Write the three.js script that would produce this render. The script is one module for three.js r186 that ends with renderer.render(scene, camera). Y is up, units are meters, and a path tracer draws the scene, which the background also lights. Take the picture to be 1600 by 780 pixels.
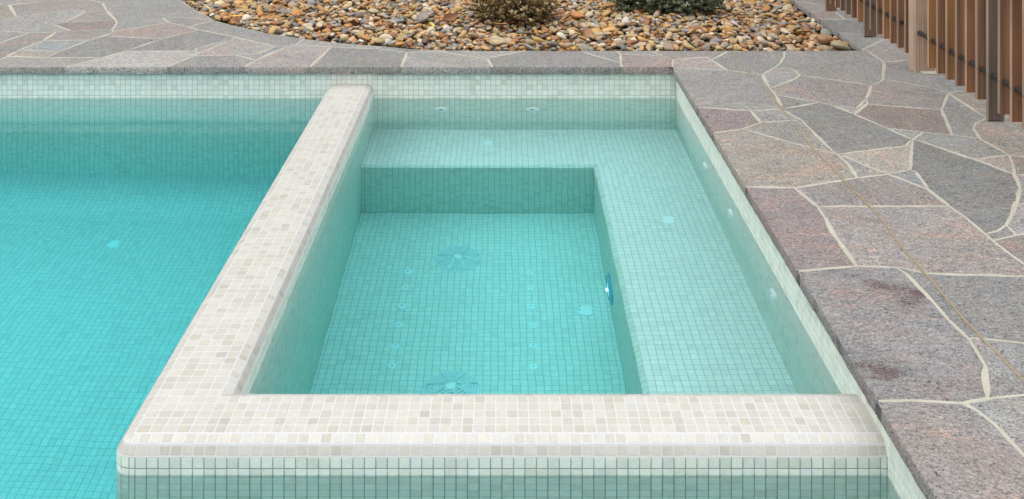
import * as THREE from 'three';
import { mergeGeometries, mergeVertices } from 'three/addons/utils/BufferGeometryUtils.js';
import { RoundedBoxGeometry } from 'three/addons/geometries/RoundedBoxGeometry.js';

// ---------------------------------------------------------------- camera, sky, sun, exposure
const T = 0.025;                                   // pitch of the mosaic tiles, metres
const scene = new THREE.Scene();
const FOCAL = 1560;                                // in pixels of the 1600 x 780 photograph
const camera = new THREE.PerspectiveCamera(2 * Math.atan(390 / FOCAL) * 180 / Math.PI, 1600 / 780, 0.05, 400);
camera.position.set(0, 53.3 * T, 0);               // level camera with a lens shifted downwards
camera.setViewOffset(1600, 780, 13, 716, 1600, 780);

const SUN = new THREE.Vector3(-0.7, 1.2, 0.15).normalize();
{
  const W = 256, H = 128, data = new Float32Array(W * H * 4);
  for (let j = 0; j < H; j++) for (let i = 0; i < W; i++) {
    const el = ((j + 0.5) / H - 0.5) * Math.PI, az = ((i + 0.5) / W - 0.5) * 2 * Math.PI;
    const d = new THREE.Vector3(Math.cos(az) * Math.cos(el), Math.sin(el), Math.sin(az) * Math.cos(el));
    const c = Math.max(0, d.dot(SUN));
    let L = el > 0 ? 0.34 + 1.36 * Math.sin(el) : 0.3;
    L *= 0.97 + 0.1 * c;
    const k = (j * W + i) * 4;
    data[k] = L * 0.985; data[k + 1] = L; data[k + 2] = L * 1.035; data[k + 3] = 1;
  }
  const sky = new THREE.DataTexture(data, W, H, THREE.RGBAFormat, THREE.FloatType);
  sky.mapping = THREE.EquirectangularReflectionMapping; sky.magFilter = THREE.LinearFilter; sky.needsUpdate = true;
  scene.background = sky; scene.environment = sky;
}
const sun = new THREE.DirectionalLight(new THREE.Color(1, 0.955, 0.88), 0.6);
sun.position.copy(SUN).multiplyScalar(12).add(new THREE.Vector3(-0.5, 0, -4));
sun.target.position.set(-0.5, 0, -4);
sun.castShadow = true; sun.shadow.radius = 36;
sun.shadow.mapSize.set(2048, 2048);
Object.assign(sun.shadow.camera, { left: -7, right: 7, top: 7, bottom: -7, near: 0.5, far: 30 });
scene.add(sun, sun.target);
const renderer = new THREE.WebGLRenderer({ antialias: true });
renderer.toneMapping = THREE.LinearToneMapping;
renderer.toneMappingExposure = 1.53;
renderer.shadowMap.enabled = true;

// ---------------------------------------------------------------- helpers
function rng(seed) { let a = seed >>> 0; return () => { a |= 0; a = (a + 0x6D2B79F5) | 0; let t = Math.imul(a ^ (a >>> 15), 1 | a); t = (t + Math.imul(t ^ (t >>> 7), 61 | t)) ^ t; return ((t ^ (t >>> 14)) >>> 0) / 4294967296; }; }
const taken = {};
function numbered(name) { const n = taken[name] = (taken[name] ?? -1) + 1; return n ? name + '_' + String(n).padStart(3, '0') : name; }
function tag(o, label, category, group) { o.userData.label = label; o.userData.category = category; if (group) o.userData.group = group; return o; }
function kind(o, k) { o.userData.kind = k; return o; }
function base(name, x = 0, y = 0, z = 0) { const o = new THREE.Group(); o.name = numbered(name); o.position.set(x, y, z); scene.add(o); return o; }
function mesh(name, geometry, material, parent = scene) {
  const m = new THREE.Mesh(geometry, material); m.name = parent === scene ? numbered(name) : name;
  m.castShadow = m.receiveShadow = true; parent.add(m); return m;
}
const sm = (t) => t * t * (3 - 2 * t), clamp = THREE.MathUtils.clamp, lerp = THREE.MathUtils.lerp;
const toS = (v) => Math.round(255 * clamp(v <= 0.0031308 ? v * 12.92 : 1.055 * Math.pow(v, 1 / 2.4) - 0.055, 0, 1));
// tileable value noise over a W x H picture with px by py cells, in -1..1
function grid(W, H, px, py, seed) {
  const r = rng(seed), lat = new Float32Array(px * py).map(() => r() * 2 - 1), out = new Float32Array(W * H);
  for (let j = 0; j < H; j++) {
    const v = j / H * py, j0 = Math.floor(v), fv = sm(v - j0), a = (j0 % py) * px, b = ((j0 + 1) % py) * px;
    for (let i = 0; i < W; i++) {
      const u = i / W * px, i0 = Math.floor(u), fu = sm(u - i0), c = i0 % px, d = (i0 + 1) % px;
      out[j * W + i] = (lat[a + c] * (1 - fu) + lat[a + d] * fu) * (1 - fv) + (lat[b + c] * (1 - fu) + lat[b + d] * fu) * fv;
    }
  }
  return out;
}
function texture(W, H, fn, color = true) {
  const data = new Uint8Array(W * H * 4), o = [0, 0, 0];
  for (let k = 0; k < W * H; k++) {
    fn(k, o);
    for (let c = 0; c < 3; c++) data[k * 4 + c] = color ? toS(o[c]) : Math.round(255 * clamp(o[c], 0, 1));
    data[k * 4 + 3] = 255;
  }
  const t = new THREE.DataTexture(data, W, H, THREE.RGBAFormat, THREE.UnsignedByteType);
  t.wrapS = t.wrapT = THREE.RepeatWrapping; t.magFilter = THREE.LinearFilter; t.minFilter = THREE.LinearMipmapLinearFilter; t.generateMipmaps = true;
  if (color) t.colorSpace = THREE.SRGBColorSpace;
  t.needsUpdate = true; return t;
}
const col = (r, g, b) => new THREE.Color().setRGB(r, g, b);
const std = (c, roughness = 0.8, more = {}) => new THREE.MeshStandardMaterial({ color: col(...c), roughness, ...more });

// ---------------------------------------------------------------- materials
// all colour maps are around 0.5 so that the material's colour is twice the surface's
const twice = (c) => [c[0] * 2, c[1] * 2, c[2] * 2];
const STONE_SIZE = 1.1;
function stoneMaps(seed, pinkness, darkness) {
  const N = 1024, broad = grid(N, N, 5, 7, seed), mid = grid(N, N, 22, 40, seed + 1), streak = grid(N, N, 34, 190, seed + 2), fine = grid(N, N, 300, 380, seed + 3),
    grain = grid(N, N, 512, 512, seed + 4), spot = grid(N, N, 150, 230, seed + 5), blotch = grid(N, N, 14, 22, seed + 6), pink = grid(N, N, 11, 26, seed + 7), dark = grid(N, N, 7, 17, seed + 8), r = rng(seed + 9);
  const bump = new Float32Array(N * N);
  const map = texture(N, N, (k, o) => {
    let v = 1 + 0.07 * broad[k] + 0.08 * mid[k] + 0.085 * streak[k] + 0.34 * fine[k] + 0.34 * grain[k] + 0.2 * (r() - 0.5);
    const s = spot[k];
    if (s > 0.4) v += (s - 0.4) * 0.8;                     // pale crystals
    if (s < -0.42) v += (s + 0.42) * 0.85;                  // dark mica
    let R = v, G = v, B = v;
    const w = 0.05 * blotch[k]; R += w; B -= w * 0.8;
    const p = clamp((pink[k] * 0.7 + streak[k] * 0.25 + spot[k] * 0.35 - 0.42) * 2.6, 0, 1) * pinkness;   // rusty pink stains
    R *= 1 + 0.42 * p; G *= 1 - 0.02 * p; B *= 1 - 0.16 * p;
    const d = clamp((dark[k] * 0.7 + mid[k] * 0.35 + fine[k] * 0.45 - (darkness > 0.9 ? 0.34 : 0.5)) * 3.2, 0, 1) * darkness;
    R *= 1 - 0.6 * d; G *= 1 - 0.72 * d; B *= 1 - 0.72 * d;
    bump[k] = 0.5 + 0.16 * streak[k] + 0.16 * grain[k] + 0.16 * fine[k] + 0.12 * mid[k];
    o[0] = 0.5 * R; o[1] = 0.5 * G; o[2] = 0.5 * B;
  });
  const height = texture(N, N, (k, o) => { o[0] = o[1] = o[2] = bump[k]; }, false);
  return { map, bumpMap: height };
}
const stoneA = stoneMaps(11, 0.4, 0.15), stoneB = stoneMaps(57, 0.6, 0.3), stoneC = stoneMaps(93, 0.6, 1.0);
const TONES = {
  grey: [stoneA, 0.268, 0.256, 0.245], grey2: [stoneA, 0.245, 0.234, 0.228], mauve: [stoneB, 0.29, 0.258, 0.245], mauve2: [stoneB, 0.272, 0.243, 0.235], red: [stoneB, 0.272, 0.222, 0.205],
  beige: [stoneB, 0.32, 0.285, 0.25], beigegrey: [stoneA, 0.30, 0.283, 0.262], light: [stoneA, 0.335, 0.315, 0.298], blue: [stoneA, 0.245, 0.25, 0.25], dark: [stoneA, 0.228, 0.22, 0.212],
  purple: [stoneB, 0.222, 0.183, 0.18], stain: [stoneC, 0.25, 0.232, 0.232],
};
const stoneMat = {};
for (const [k, [maps, ...c]] of Object.entries(TONES)) stoneMat[k] = [0.88, 1, 1.1, 0.95].map((f) => std(twice(c.map((v, i) => v * [0.755, 0.765, 0.745][i] * f)), 0.72, { ...maps, bumpScale: 0.006 }));

const mortarNoise = grid(256, 256, 60, 60, 5), mortarBroad = grid(256, 256, 6, 6, 6), mortarFine = grid(256, 256, 128, 128, 7);
const mortarMap = texture(256, 256, (k, o) => { const v = 0.5 * (1 + 0.07 * mortarBroad[k] + 0.07 * mortarNoise[k] + 0.07 * mortarFine[k]); o[0] = v; o[1] = v * 0.99; o[2] = v * 0.97; });
const mortarMat = std(twice([0.33, 0.315, 0.26]), 0.9, { map: mortarMap });

const TILE_TEX = 0.22;                                     // metres across
const tileMap = (() => {
  const N = 512, a = grid(N, N, 9, 7, 21), b = grid(N, N, 26, 20, 22), c = grid(N, N, 70, 60, 23), f = grid(N, N, 200, 200, 24), v = grid(N, N, 18, 24, 25);
  return texture(N, N, (k, o) => {
    let s = 1 + 0.035 * a[k] + 0.04 * b[k] + 0.035 * c[k] + 0.03 * f[k];
    const vein = Math.abs(v[k] + 0.4 * c[k]); if (vein < 0.05) s -= (0.05 - vein) * 1.6;
    const w = 0.018 * a[k] + 0.012 * b[k];
    o[0] = 0.5 * s; o[1] = 0.5 * (s - w * 0.7); o[2] = 0.5 * (s - w * 2.2);
  });
})();
const tileMat = new THREE.MeshStandardMaterial({ color: col(1, 1, 1), map: tileMap, vertexColors: true, roughness: 0.42 });
const grout = std([0.39, 0.47, 0.465], 0.7), rimGroutLit = std([0.46, 0.465, 0.465], 0.75);  // same grout: sky light on the rim put in as a paler colour
const shellMat = std([0.5, 0.5, 0.47], 0.9);
const plastic = std([0.82, 0.85, 0.855], 0.4), plasticShade = std([0.64, 0.71, 0.72], 0.5), plasticDark = std([0.05, 0.09, 0.1], 0.5);

function woodMaps(seed) {
  const W = 512, H = 1024, a = grid(W, H, 90, 3, seed), b = grid(W, H, 34, 5, seed + 1), c = grid(W, H, 240, 14, seed + 2), d = grid(W, H, 6, 9, seed + 3), e = grid(W, H, 500, 60, seed + 4);
  const h = new Float32Array(W * H);
  const map = texture(W, H, (k, o) => {
    const v = 1 + 0.25 * a[k] + 0.22 * b[k] + 0.2 * c[k] + 0.2 * d[k] + 0.14 * e[k], w = 0.06 * b[k] + 0.05 * d[k];
    h[k] = 0.5 + 0.25 * a[k] + 0.2 * c[k];
    o[0] = 0.5 * (v + w); o[1] = 0.5 * v; o[2] = 0.5 * (v - w);
  });
  return { map, bumpMap: texture(W, H, (k, o) => { o[0] = o[1] = o[2] = h[k]; }, false), bumpScale: 0.0012 };
}
const wood = woodMaps(71);
const woodMats = [[0.34, 0.15, 0.068], [0.30, 0.155, 0.083], [0.25, 0.158, 0.105], [0.42, 0.20, 0.06], [0.28, 0.115, 0.055], [0.175, 0.138, 0.115]].map((c) => std(twice(c.map((v, i) => (v * 0.84 + [0.285, 0.15, 0.075][i] * 0.16) * 0.64)), 0.62, wood));
const postLitMat = std(twice([0.40, 0.285, 0.205]), 0.7, wood);  // lit side of the post, light put into the colour

// ---------------------------------------------------------------- mosaic: quads on a surface become tiles
// a quad is { p: [p0, p1, p2, p3] counter-clockwise from outside, gu, gv: joint widths, tone }
const R = rng(2024);
let floorDim = 1, calmLit = false, dry = false, wall = false;                                          // basin tiles vary less; colour also raised against the dim light under water
function tone() {
  const t = R(); let s, w;
  if (t < 0.5) { s = 0.985 + 0.06 * (R() - 0.5); w = 0.03 * R(); }
  else if (t < 0.92) { s = 0.92 + 0.1 * (R() - 0.5); w = 0.02 + 0.04 * R(); }
  else { s = 0.845 + 0.08 * (R() - 0.5); w = 0.03 + 0.05 * R(); }
  if (calmLit && wall) { if (!dry) s = 1 - (1 - s) * 0.8; return [1.52 * s, 1.57 * s * (1 - w * 0.2), 1.43 * s * (1 - w)]; }
  if (calmLit) { s = 1 - (1 - s) * 0.55; w *= 0.5; s *= floorDim; return [1.60 * s, 1.53 * s * (1 - w * 0.2), 1.455 * s * (1 - w)]; }
  return [0.835 * s * (1 + w * 0.3), 0.81 * s * (1 - w * 0.2), 0.735 * s * (1 - w * 1.1)];
}
function quad(p0, p1, p2, p3, gu = 0.0021, gv = 0.0021) { wall = Math.abs(p0.y - p2.y) > 0.012; dry = Math.max(p0.y, p2.y) > yW + 0.003; if (calmLit && !dry) { gu *= 0.9; gv *= 0.66; } return quadOf(p0, p1, p2, p3, gu, gv); }
function curved(p0, p1, p2, p3) { const q = quad(p0, p1, p2, p3, 0.0019, 0.0014); wall = false; q.tone = tone(); return q; }
function quadOf(p0, p1, p2, p3, gu, gv) { return { p: [p0, p1, p2, p3], gu, gv, tone: tone() }; }
const V = (x, y, z) => new THREE.Vector3(x, y, z);
// a plane of tiles: origin, unit u and v (u x v = outward), lengths, first joints, pitches
function plane(o, u, v, lu, lv, u0 = 0, v0 = 0, pu = T, pv = T, skip) {
  const cuts = (l, first, p) => { const a = [0]; for (let x = first > 1e-6 ? first : p; x < l - 0.003; x += p) if (x > 0.003) a.push(x); a.push(l); return a; };
  const A = cuts(lu, u0, pu), B = cuts(lv, v0, pv), out = [];
  const at = (a, b) => o.clone().addScaledVector(u, a).addScaledVector(v, b);
  for (let j = 0; j + 1 < B.length; j++) for (let i = 0; i + 1 < A.length; i++) {
    if (skip && skip(at((A[i] + A[i + 1]) / 2, (B[j] + B[j + 1]) / 2))) continue;
    out.push(quad(at(A[i], B[j]), at(A[i + 1], B[j]), at(A[i + 1], B[j + 1]), at(A[i], B[j + 1])));
  }
  return out;
}
function tileGeometry(quads) {
  const n = quads.length, P = new Float32Array(n * 24), Nn = new Float32Array(n * 24), UV = new Float32Array(n * 16), C = new Float32Array(n * 24), I = new Uint32Array(n * 30);
  const a = V(), b = V(), nor = V(), q = V(), c = V(), w = V();
  quads.forEach((t, k) => {
    const [p0, p1, p2, p3] = t.p;
    const lu = (p0.distanceTo(p1) + p3.distanceTo(p2)) / 2, lv = (p0.distanceTo(p3) + p1.distanceTo(p2)) / 2;
    a.subVectors(p1, p0).add(p2).sub(p3); b.subVectors(p3, p0).add(p2).sub(p1); nor.crossVectors(a, b).normalize();
    c.copy(p0).add(p1).add(p2).add(p3).multiplyScalar(0.25);
    const ou = R(), ov = R(), tx = (R() - 0.5) * 0.02, ty = (R() - 0.5) * 0.02, lift = (R() - 0.5) * 0.0004;
    a.normalize(); b.normalize();
    for (let ring = 0; ring < 2; ring++) {
      const eu = Math.min(0.45, (t.gu / 2 + (ring ? 0 : 0.0011)) / lu), ev = Math.min(0.45, (t.gv / 2 + (ring ? 0 : 0.0011)) / lv);
      [[eu, ev], [1 - eu, ev], [1 - eu, 1 - ev], [eu, 1 - ev]].forEach(([s, r], i) => {
        q.copy(p0).multiplyScalar((1 - s) * (1 - r)).addScaledVector(p1, s * (1 - r)).addScaledVector(p2, s * r).addScaledVector(p3, (1 - s) * r);
        w.subVectors(q, c); const du = w.dot(a), dv = w.dot(b);
        q.addScaledVector(nor, lift + tx * du + ty * dv - (ring ? 0.0014 : 0));
        const m = k * 8 + ring * 4 + i;
        P.set([q.x, q.y, q.z], m * 3);
        w.copy(nor).addScaledVector(a, -tx).addScaledVector(b, -ty);
        if (ring) { w.addScaledVector(a, s < 0.5 ? -0.9 : 0.9).addScaledVector(b, r < 0.5 ? -0.9 : 0.9); }
        w.normalize(); Nn.set([w.x, w.y, w.z], m * 3);
        UV.set([ou + du / TILE_TEX, ov + dv / TILE_TEX], m * 2);
        C.set(t.tone, m * 3);
      });
    }
    const m = k * 8, f = [m, m + 1, m + 2, m, m + 2, m + 3];
    for (let i = 0; i < 4; i++) { const j = (i + 1) % 4; f.push(m + i, m + 4 + i, m + 4 + j, m + i, m + 4 + j, m + j); }
    I.set(f, k * 30);
  });
  const g = new THREE.BufferGeometry();
  g.setAttribute('position', new THREE.BufferAttribute(P, 3)); g.setAttribute('normal', new THREE.BufferAttribute(Nn, 3));
  g.setAttribute('uv', new THREE.BufferAttribute(UV, 2)); g.setAttribute('color', new THREE.BufferAttribute(C, 3)); g.setIndex(new THREE.BufferAttribute(I, 1));
  return g;
}
// the bed of joints below the tiles: the same quads, whole, 1.6 mm lower
function bedGeometry(quads, drop = 0.0012) {
  const P = [], N = [], I = [], n = V(), a = V(), b = V();
  for (const [p0, p1, p2, p3] of quads) {
    n.crossVectors(a.subVectors(p2, p0), b.subVectors(p3, p1)).normalize();
    const m = P.length / 3;
    for (const p of [p0, p1, p2, p3]) { P.push(p.x - n.x * drop, p.y - n.y * drop, p.z - n.z * drop); N.push(n.x, n.y, n.z); }
    I.push(m, m + 1, m + 2, m, m + 2, m + 3);
  }
  const g = new THREE.BufferGeometry();
  g.setAttribute('position', new THREE.Float32BufferAttribute(P, 3)); g.setAttribute('normal', new THREE.Float32BufferAttribute(N, 3)); g.setIndex(I);
  return g;
}
const eye = camera.position;
function seenSize(q) {                                     // how large a tile shows from where the photographer stood
  const [p0, p1, p2, p3] = q.p, n = V().crossVectors(V().subVectors(p2, p0), V().subVectors(p3, p1)), c = V().add(p0).add(p1).add(p2).add(p3).multiplyScalar(0.25);
  const to = V().subVectors(eye, c), d = to.length(), x = c.x / -c.z * FOCAL + 787, y = (eye.y - c.y) / -c.z * FOCAL - 326;
  return x < -10 || x > 1610 || y > 800 || y < 0 ? 0 : Math.max(0, n.dot(to)) / (d * d * d);
}
function box(x0, x1, y0, y1, z0, z1) { const g = new THREE.BoxGeometry(x1 - x0, y1 - y0, z1 - z0); g.translate((x0 + x1) / 2, (y0 + y1) / 2, (z0 + z1) / 2); return g; }

// ---------------------------------------------------------------- measures of the pool
const yW = -6.3 * T;                                       // water level; the deck is y = 0
const zB = -4.8475, xR = 33.45 * T, xL = -4.2, zN = -1.0;  // pool walls
const yFloor = yW - 1.27, yUnder = -0.0365, COVE = 0.24;
const xO = -34.25 * T, zF = -2.1744, xI = -25.2 * T, zI = zF - 8.4 * T;   // faces of the raised dividing wall
const yFace = yW + 1.55 * T, row1 = [0.58 * T, 0.84 * T], row2 = [1.53 * T, 1.22 * T], yTop = yFace + row2[1];
const yBench = yW - 0.449, xE = 0.415, zE = -4.427, CH = 0.7 * T, ySpa = yW - 0.926;
const g0 = 0.55 * T;                                       // first joint above the water
const X = V(1, 0, 0), Y = V(0, 1, 0), Z = V(0, 0, 1), nX = V(-1, 0, 0), nZ = V(0, 0, -1);
const joint = (top) => { const k = (yW + g0 - (top)) / T; return (k - Math.floor(k)) * T; };

// ---------------------------------------------------------------- swimming pool
const pool = tag(base('swimming_pool', xL, 0, zB), 'large turquoise swimming pool lined with cream mosaic tiles, left of and around the spa', 'swimming pool');
const spa = tag(base('spa', (xO + xR) / 2, 0, (zF + zB) / 2), 'small raised spa with cream mosaic rim and L shaped bench in the pool corner', 'spa');
const place = (m, owner) => { m.position.sub(owner.position); return m; };     // geometry is given in world metres
function part(name, geometry, material, owner) { return place(mesh(name, geometry, material, owner), owner); }
function mosaic(quads, owner, parent, single, name, rest) { // the tiles that show largest are pieces of their own
  const alone = quads.filter((q) => q.single), others = quads.filter((q) => !q.single);
  for (const q of alone) { const m = mesh('tile', tileGeometry([q]), tileMat, parent); if (parent === owner) place(m, owner); }
  if (others.length) { const m = kind(mesh(rest, tileGeometry(others), tileMat, parent), 'stuff'); if (parent === owner) place(m, owner); }
}
function chooseSingles(all, most) { all.map((q) => [seenSize(q), q]).filter((e) => e[0] > 0).sort((a, b) => b[0] - a[0]).slice(0, most).forEach((e) => { e[1].single = true; }); }

const skin = 0.0012;
calmLit = true;
{
  // walls and floor of concrete; the mosaic stands on them
  const W = 0.25;
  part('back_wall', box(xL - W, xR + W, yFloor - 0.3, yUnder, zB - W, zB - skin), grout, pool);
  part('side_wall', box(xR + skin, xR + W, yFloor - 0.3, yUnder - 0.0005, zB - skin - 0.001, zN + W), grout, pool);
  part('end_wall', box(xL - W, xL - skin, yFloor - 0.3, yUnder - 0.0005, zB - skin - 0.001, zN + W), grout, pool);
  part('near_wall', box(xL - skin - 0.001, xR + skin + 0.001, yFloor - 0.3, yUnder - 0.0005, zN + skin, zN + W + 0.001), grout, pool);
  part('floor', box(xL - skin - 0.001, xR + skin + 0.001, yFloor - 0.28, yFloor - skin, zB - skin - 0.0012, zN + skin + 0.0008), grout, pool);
  const h0 = yFloor + COVE;
  const notSpa = (c) => c.x > xO + 0.02 && c.z < zF - 0.02;
  const back = plane(V(xL, yUnder, zB), X, Y.clone().negate(), xR - xL, yUnder - h0, 0.012, T - joint(yUnder) );
  back.forEach((q) => { q.p.reverse(); });
  const backKept = back.filter((q) => !(q.p[0].x > xI + 0.03 && q.p[0].y < yBench - 0.03));
  const right = plane(V(xR, yUnder, zN), nZ, Y.clone().negate(), zN - zB, yUnder - yFloor, 0.011, T - joint(yUnder));
  const rightKept = right.filter((q) => !(q.p[0].z < zI - 0.03 && q.p[0].y < yBench - 0.03));
  const left = plane(V(xL, yUnder, zB), nZ.clone().negate(), Y.clone().negate(), zN - zB, yUnder - yFloor, 0, T - joint(yUnder));
  const near = plane(V(xR, yUnder, zN), nX, Y.clone().negate(), xR - xL, yUnder - yFloor, 0, T - joint(yUnder)); near.forEach((q) => { q.p.reverse(); });
  floorDim = 0.92;  // floor and cove tiles darkened in colour to even out the brightness
  const floor = plane(V(xL, yFloor, zN), X, nZ, xR - xL, zN - zB - COVE, 0.012, 0, T, T, notSpa);
  // cove between back wall and floor
  const cove = [], coveBed = [], rows = 15, xs = []; for (let x = xL + 0.012; x < xO + 0.05; x += T) xs.push(x);
  const arc = (k) => { const t = k / rows * Math.PI / 2; return [h0 - COVE * Math.sin(t), zB + COVE - COVE * Math.cos(t)]; };
  for (let k = 0; k < rows; k++) {
    const [ya, za] = arc(k), [yb, zb] = arc(k + 1);
    for (let i = 0; i + 1 < xs.length; i++) cove.push(curved(V(xs[i], yb, zb), V(xs[i + 1], yb, zb), V(xs[i + 1], ya, za), V(xs[i], ya, za)));
    coveBed.push([V(xL, yb, zb), V(xO + 0.06, yb, zb), V(xO + 0.06, ya, za), V(xL, ya, za)]);
  }
  floorDim = 1;
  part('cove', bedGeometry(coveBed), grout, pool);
  // the floor and wall tiles that show largest become single pieces
  const all = [...floor, ...rightKept, ...backKept];
  chooseSingles(all, 300);
  mosaic(floor, pool, pool, true, 'tile', 'floor_mosaic');
  mosaic([...backKept, ...cove], pool, pool, true, 'tile', 'back_wall_mosaic');
  mosaic([...rightKept], pool, pool, true, 'tile', 'side_wall_mosaic');
  mosaic([...left, ...near], pool, pool, true, 'tile', 'end_wall_mosaic');
}

// ---------------------------------------------------------------- spa: raised wall, bench, floor
{
  const rim = new THREE.Group(); rim.name = 'raised_wall'; spa.add(rim); rim.position.copy(spa.position).negate();
  const tiles = [], white = [], blue = [];
  const r0 = 1.56 * T;
  calmLit = false;
  // a course of the outer side, between inset and height a and b, along the outer path
  const rowsUp = []; for (let y = yW + g0 - T * Math.floor((yW + g0 - yFloor) / T); y < yFace - 0.002; y += T) rowsUp.push([[0, y], [0, y + T]]);
  if (rowsUp.length && rowsUp[0][0][1] > yFloor + 0.004) rowsUp.unshift([[0, yFloor], [0, rowsUp[0][0][1]]]);
  const steps = (from, to, phase) => { const a = [from], s = Math.sign(to - from); for (let x = from + s * (phase || T); s * (to - x) > 0.004; x += s * T) a.push(x); a.push(to); return a; };
  const outerPath = [];                                    // [point, outward normal]
  for (const z of steps(zB, zF - r0, 0.02)) outerPath.push([V(xO, 0, z), V(-1, 0, 0)]);
  for (let k = 1; k < 3; k++) { const t = k / 3 * Math.PI / 2, n = V(-Math.cos(t), 0, Math.sin(t)); outerPath.push([V(xO + r0, 0, zF - r0).addScaledVector(n, r0), n]); }
  for (const x of steps(xR, xO + r0, 0.6 * T).reverse()) outerPath.push([V(x, 0, zF), V(0, 0, 1)]);
  const bands = [...rowsUp.map((r) => [...r, 'wall']), [[0, yFace], [row1[0], yFace + row1[1]], 'bevel'], [[row1[0], yFace + row1[1]], [row2[0], yTop], 'edge']];
  const on = ([p, n], [inset, y]) => p.clone().addScaledVector(n, -inset).setY(y);
  for (const [a, b, what] of bands) {
    calmLit = what === 'wall';
    for (let i = 0; i + 1 < outerPath.length; i++) {
      const u = outerPath[i], v = outerPath[i + 1], q = quad(on(u, a), on(v, a), on(v, b), on(u, b), 0.0021, what === 'wall' ? 0.0021 : what === 'bevel' ? 0.0078 : 0.0045);
      tiles.push(q); (what === 'wall' ? blue : white).push(q.p);
    }
  }
  // inner side: two straight runs that meet in a mitre
  const innerRows = []; for (let y = yW + g0 - T * Math.floor((yW + g0 - ySpa) / T); y < yFace - 0.002; y += T) innerRows.push([[0, y], [0, y + T]]);
  if (innerRows[0][0][1] > ySpa + 0.004) innerRows.unshift([[0, ySpa], [0, innerRows[0][0][1]]]);
  const innerBands = [...innerRows.map((r) => [...r, 'wall']), [[0, yFace], [row1[0], yFace + row1[1]], 'bevel'], [[row1[0], yFace + row1[1]], [row2[0], yTop], 'edge']];
  const zs = steps(zB, zI, 0.02), xs2 = steps(xR, xI, 0.6 * T);
  for (const [a, b, what] of innerBands) {
    calmLit = what === 'wall';
    const gv = what === 'wall' ? 0.0021 : what === 'bevel' ? 0.0078 : 0.0045;
    for (let i = 0; i + 1 < zs.length; i++) {
      const last = i + 2 === zs.length, e = (o) => last ? zs[i + 1] + o : zs[i + 1];
      const q = quad(V(xI - a[0], a[1], e(a[0])), V(xI - a[0], a[1], zs[i]), V(xI - b[0], b[1], zs[i]), V(xI - b[0], b[1], e(b[0])), 0.0021, gv);
      tiles.push(q); (what === 'wall' ? blue : white).push(q.p);
    }
    for (let i = 0; i + 1 < xs2.length; i++) {
      const last = i + 2 === xs2.length, e = (o) => last ? xs2[i + 1] - o : xs2[i + 1];
      const q = quad(V(xs2[i], a[1], zI + a[0]), V(e(a[0]), a[1], zI + a[0]), V(e(b[0]), b[1], zI + b[0]), V(xs2[i], b[1], zI + b[0]), 0.0021, gv);
      tiles.push(q); (what === 'wall' ? blue : white).push(q.p);
    }
  }
  calmLit = false;
  // flat top, L shaped: the long leg, then the short leg from its side to the side wall
  const xa = xO + row2[0], xb = xI - row2[0], za = zI + row2[0], zb = zF - row2[0];
  const pu = (xb - xa) / 5, pv = (zb - za) / 5;
  const flat = [...plane(V(xa, yTop, zb), X, nZ, xb - xa, zb - zB, 0, 0, pu, pv * 0.999), ...plane(V(xb, yTop, zb), X, nZ, xR - xb, zb - za, 0, 0, T, pv)];
  flat.forEach((q) => { q.gu = q.gv = 0.0019; });
  tiles.push(...flat);
  white.push([V(xa, yTop, zb), V(xb, yTop, zb), V(xb, yTop, zB), V(xa, yTop, zB)], [V(xb, yTop, zb), V(xR, yTop, zb), V(xR, yTop, za), V(xb, yTop, za)]);
  mesh('core', mergeGeometries([box(xO + row2[0], xI - row2[0], yFloor - 0.05, yFace, zB - 0.02, zF - row2[0]), box(xI - row2[0] - 0.001, xR + 0.02, yFloor - 0.051, yFace - 0.001, zI + row2[0], zF - row2[0] - 0.001)]), shellMat, rim);
  mesh('grout', bedGeometry(blue), std([0.30, 0.37, 0.37], 0.7), rim);  // same grout, darker in colour for the weaker light on upright faces
  mesh('rim_grout_lit', bedGeometry(white, 0.0009), rimGroutLit, rim);

  calmLit = true;
  // bench along the back and the side wall, with a chamfered edge, and the floor of the well
  const xr = xE - CH, zr = zE + CH;
  const bench = new THREE.Group(); bench.name = 'bench'; spa.add(bench); bench.position.copy(spa.position).negate();
  const bt = [...plane(V(xI, yBench, zE), X, nZ, xR - xI, zE - zB, 0.014, 0), ...plane(V(xE, yBench, zI), X, nZ, xR - xE, zI - zE, 0, 0.017)];
  const edgeRows = [];
  const xe = steps(xI, xE, 0.014), ze = steps(zI, zE, 0.017);
  for (let i = 0; i + 1 < xe.length; i++) { const l = i + 2 === xe.length; edgeRows.push(quad(V(xe[i], yBench - CH, zr), V(l ? xr : xe[i + 1], yBench - CH, zr), V(xe[i + 1], yBench, zE), V(xe[i], yBench, zE))); }
  for (let i = 0; i + 1 < ze.length; i++) { const l = i + 2 === ze.length; edgeRows.push(quad(V(xr, yBench - CH, l ? zr : ze[i + 1]), V(xr, yBench - CH, ze[i]), V(xE, yBench, ze[i]), V(xE, yBench, ze[i + 1]))); }
  const riserA = plane(V(xI, ySpa, zr), X, Y, xr - xI, yBench - CH - ySpa, 0.014, (yBench - CH - ySpa) % T);
  const riserB = plane(V(xr, ySpa, zr), Z, Y, zI - zr, yBench - CH - ySpa, 0.012, (yBench - CH - ySpa) % T);
  const benchTiles = [...bt, ...edgeRows, ...riserA, ...riserB];
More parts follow.
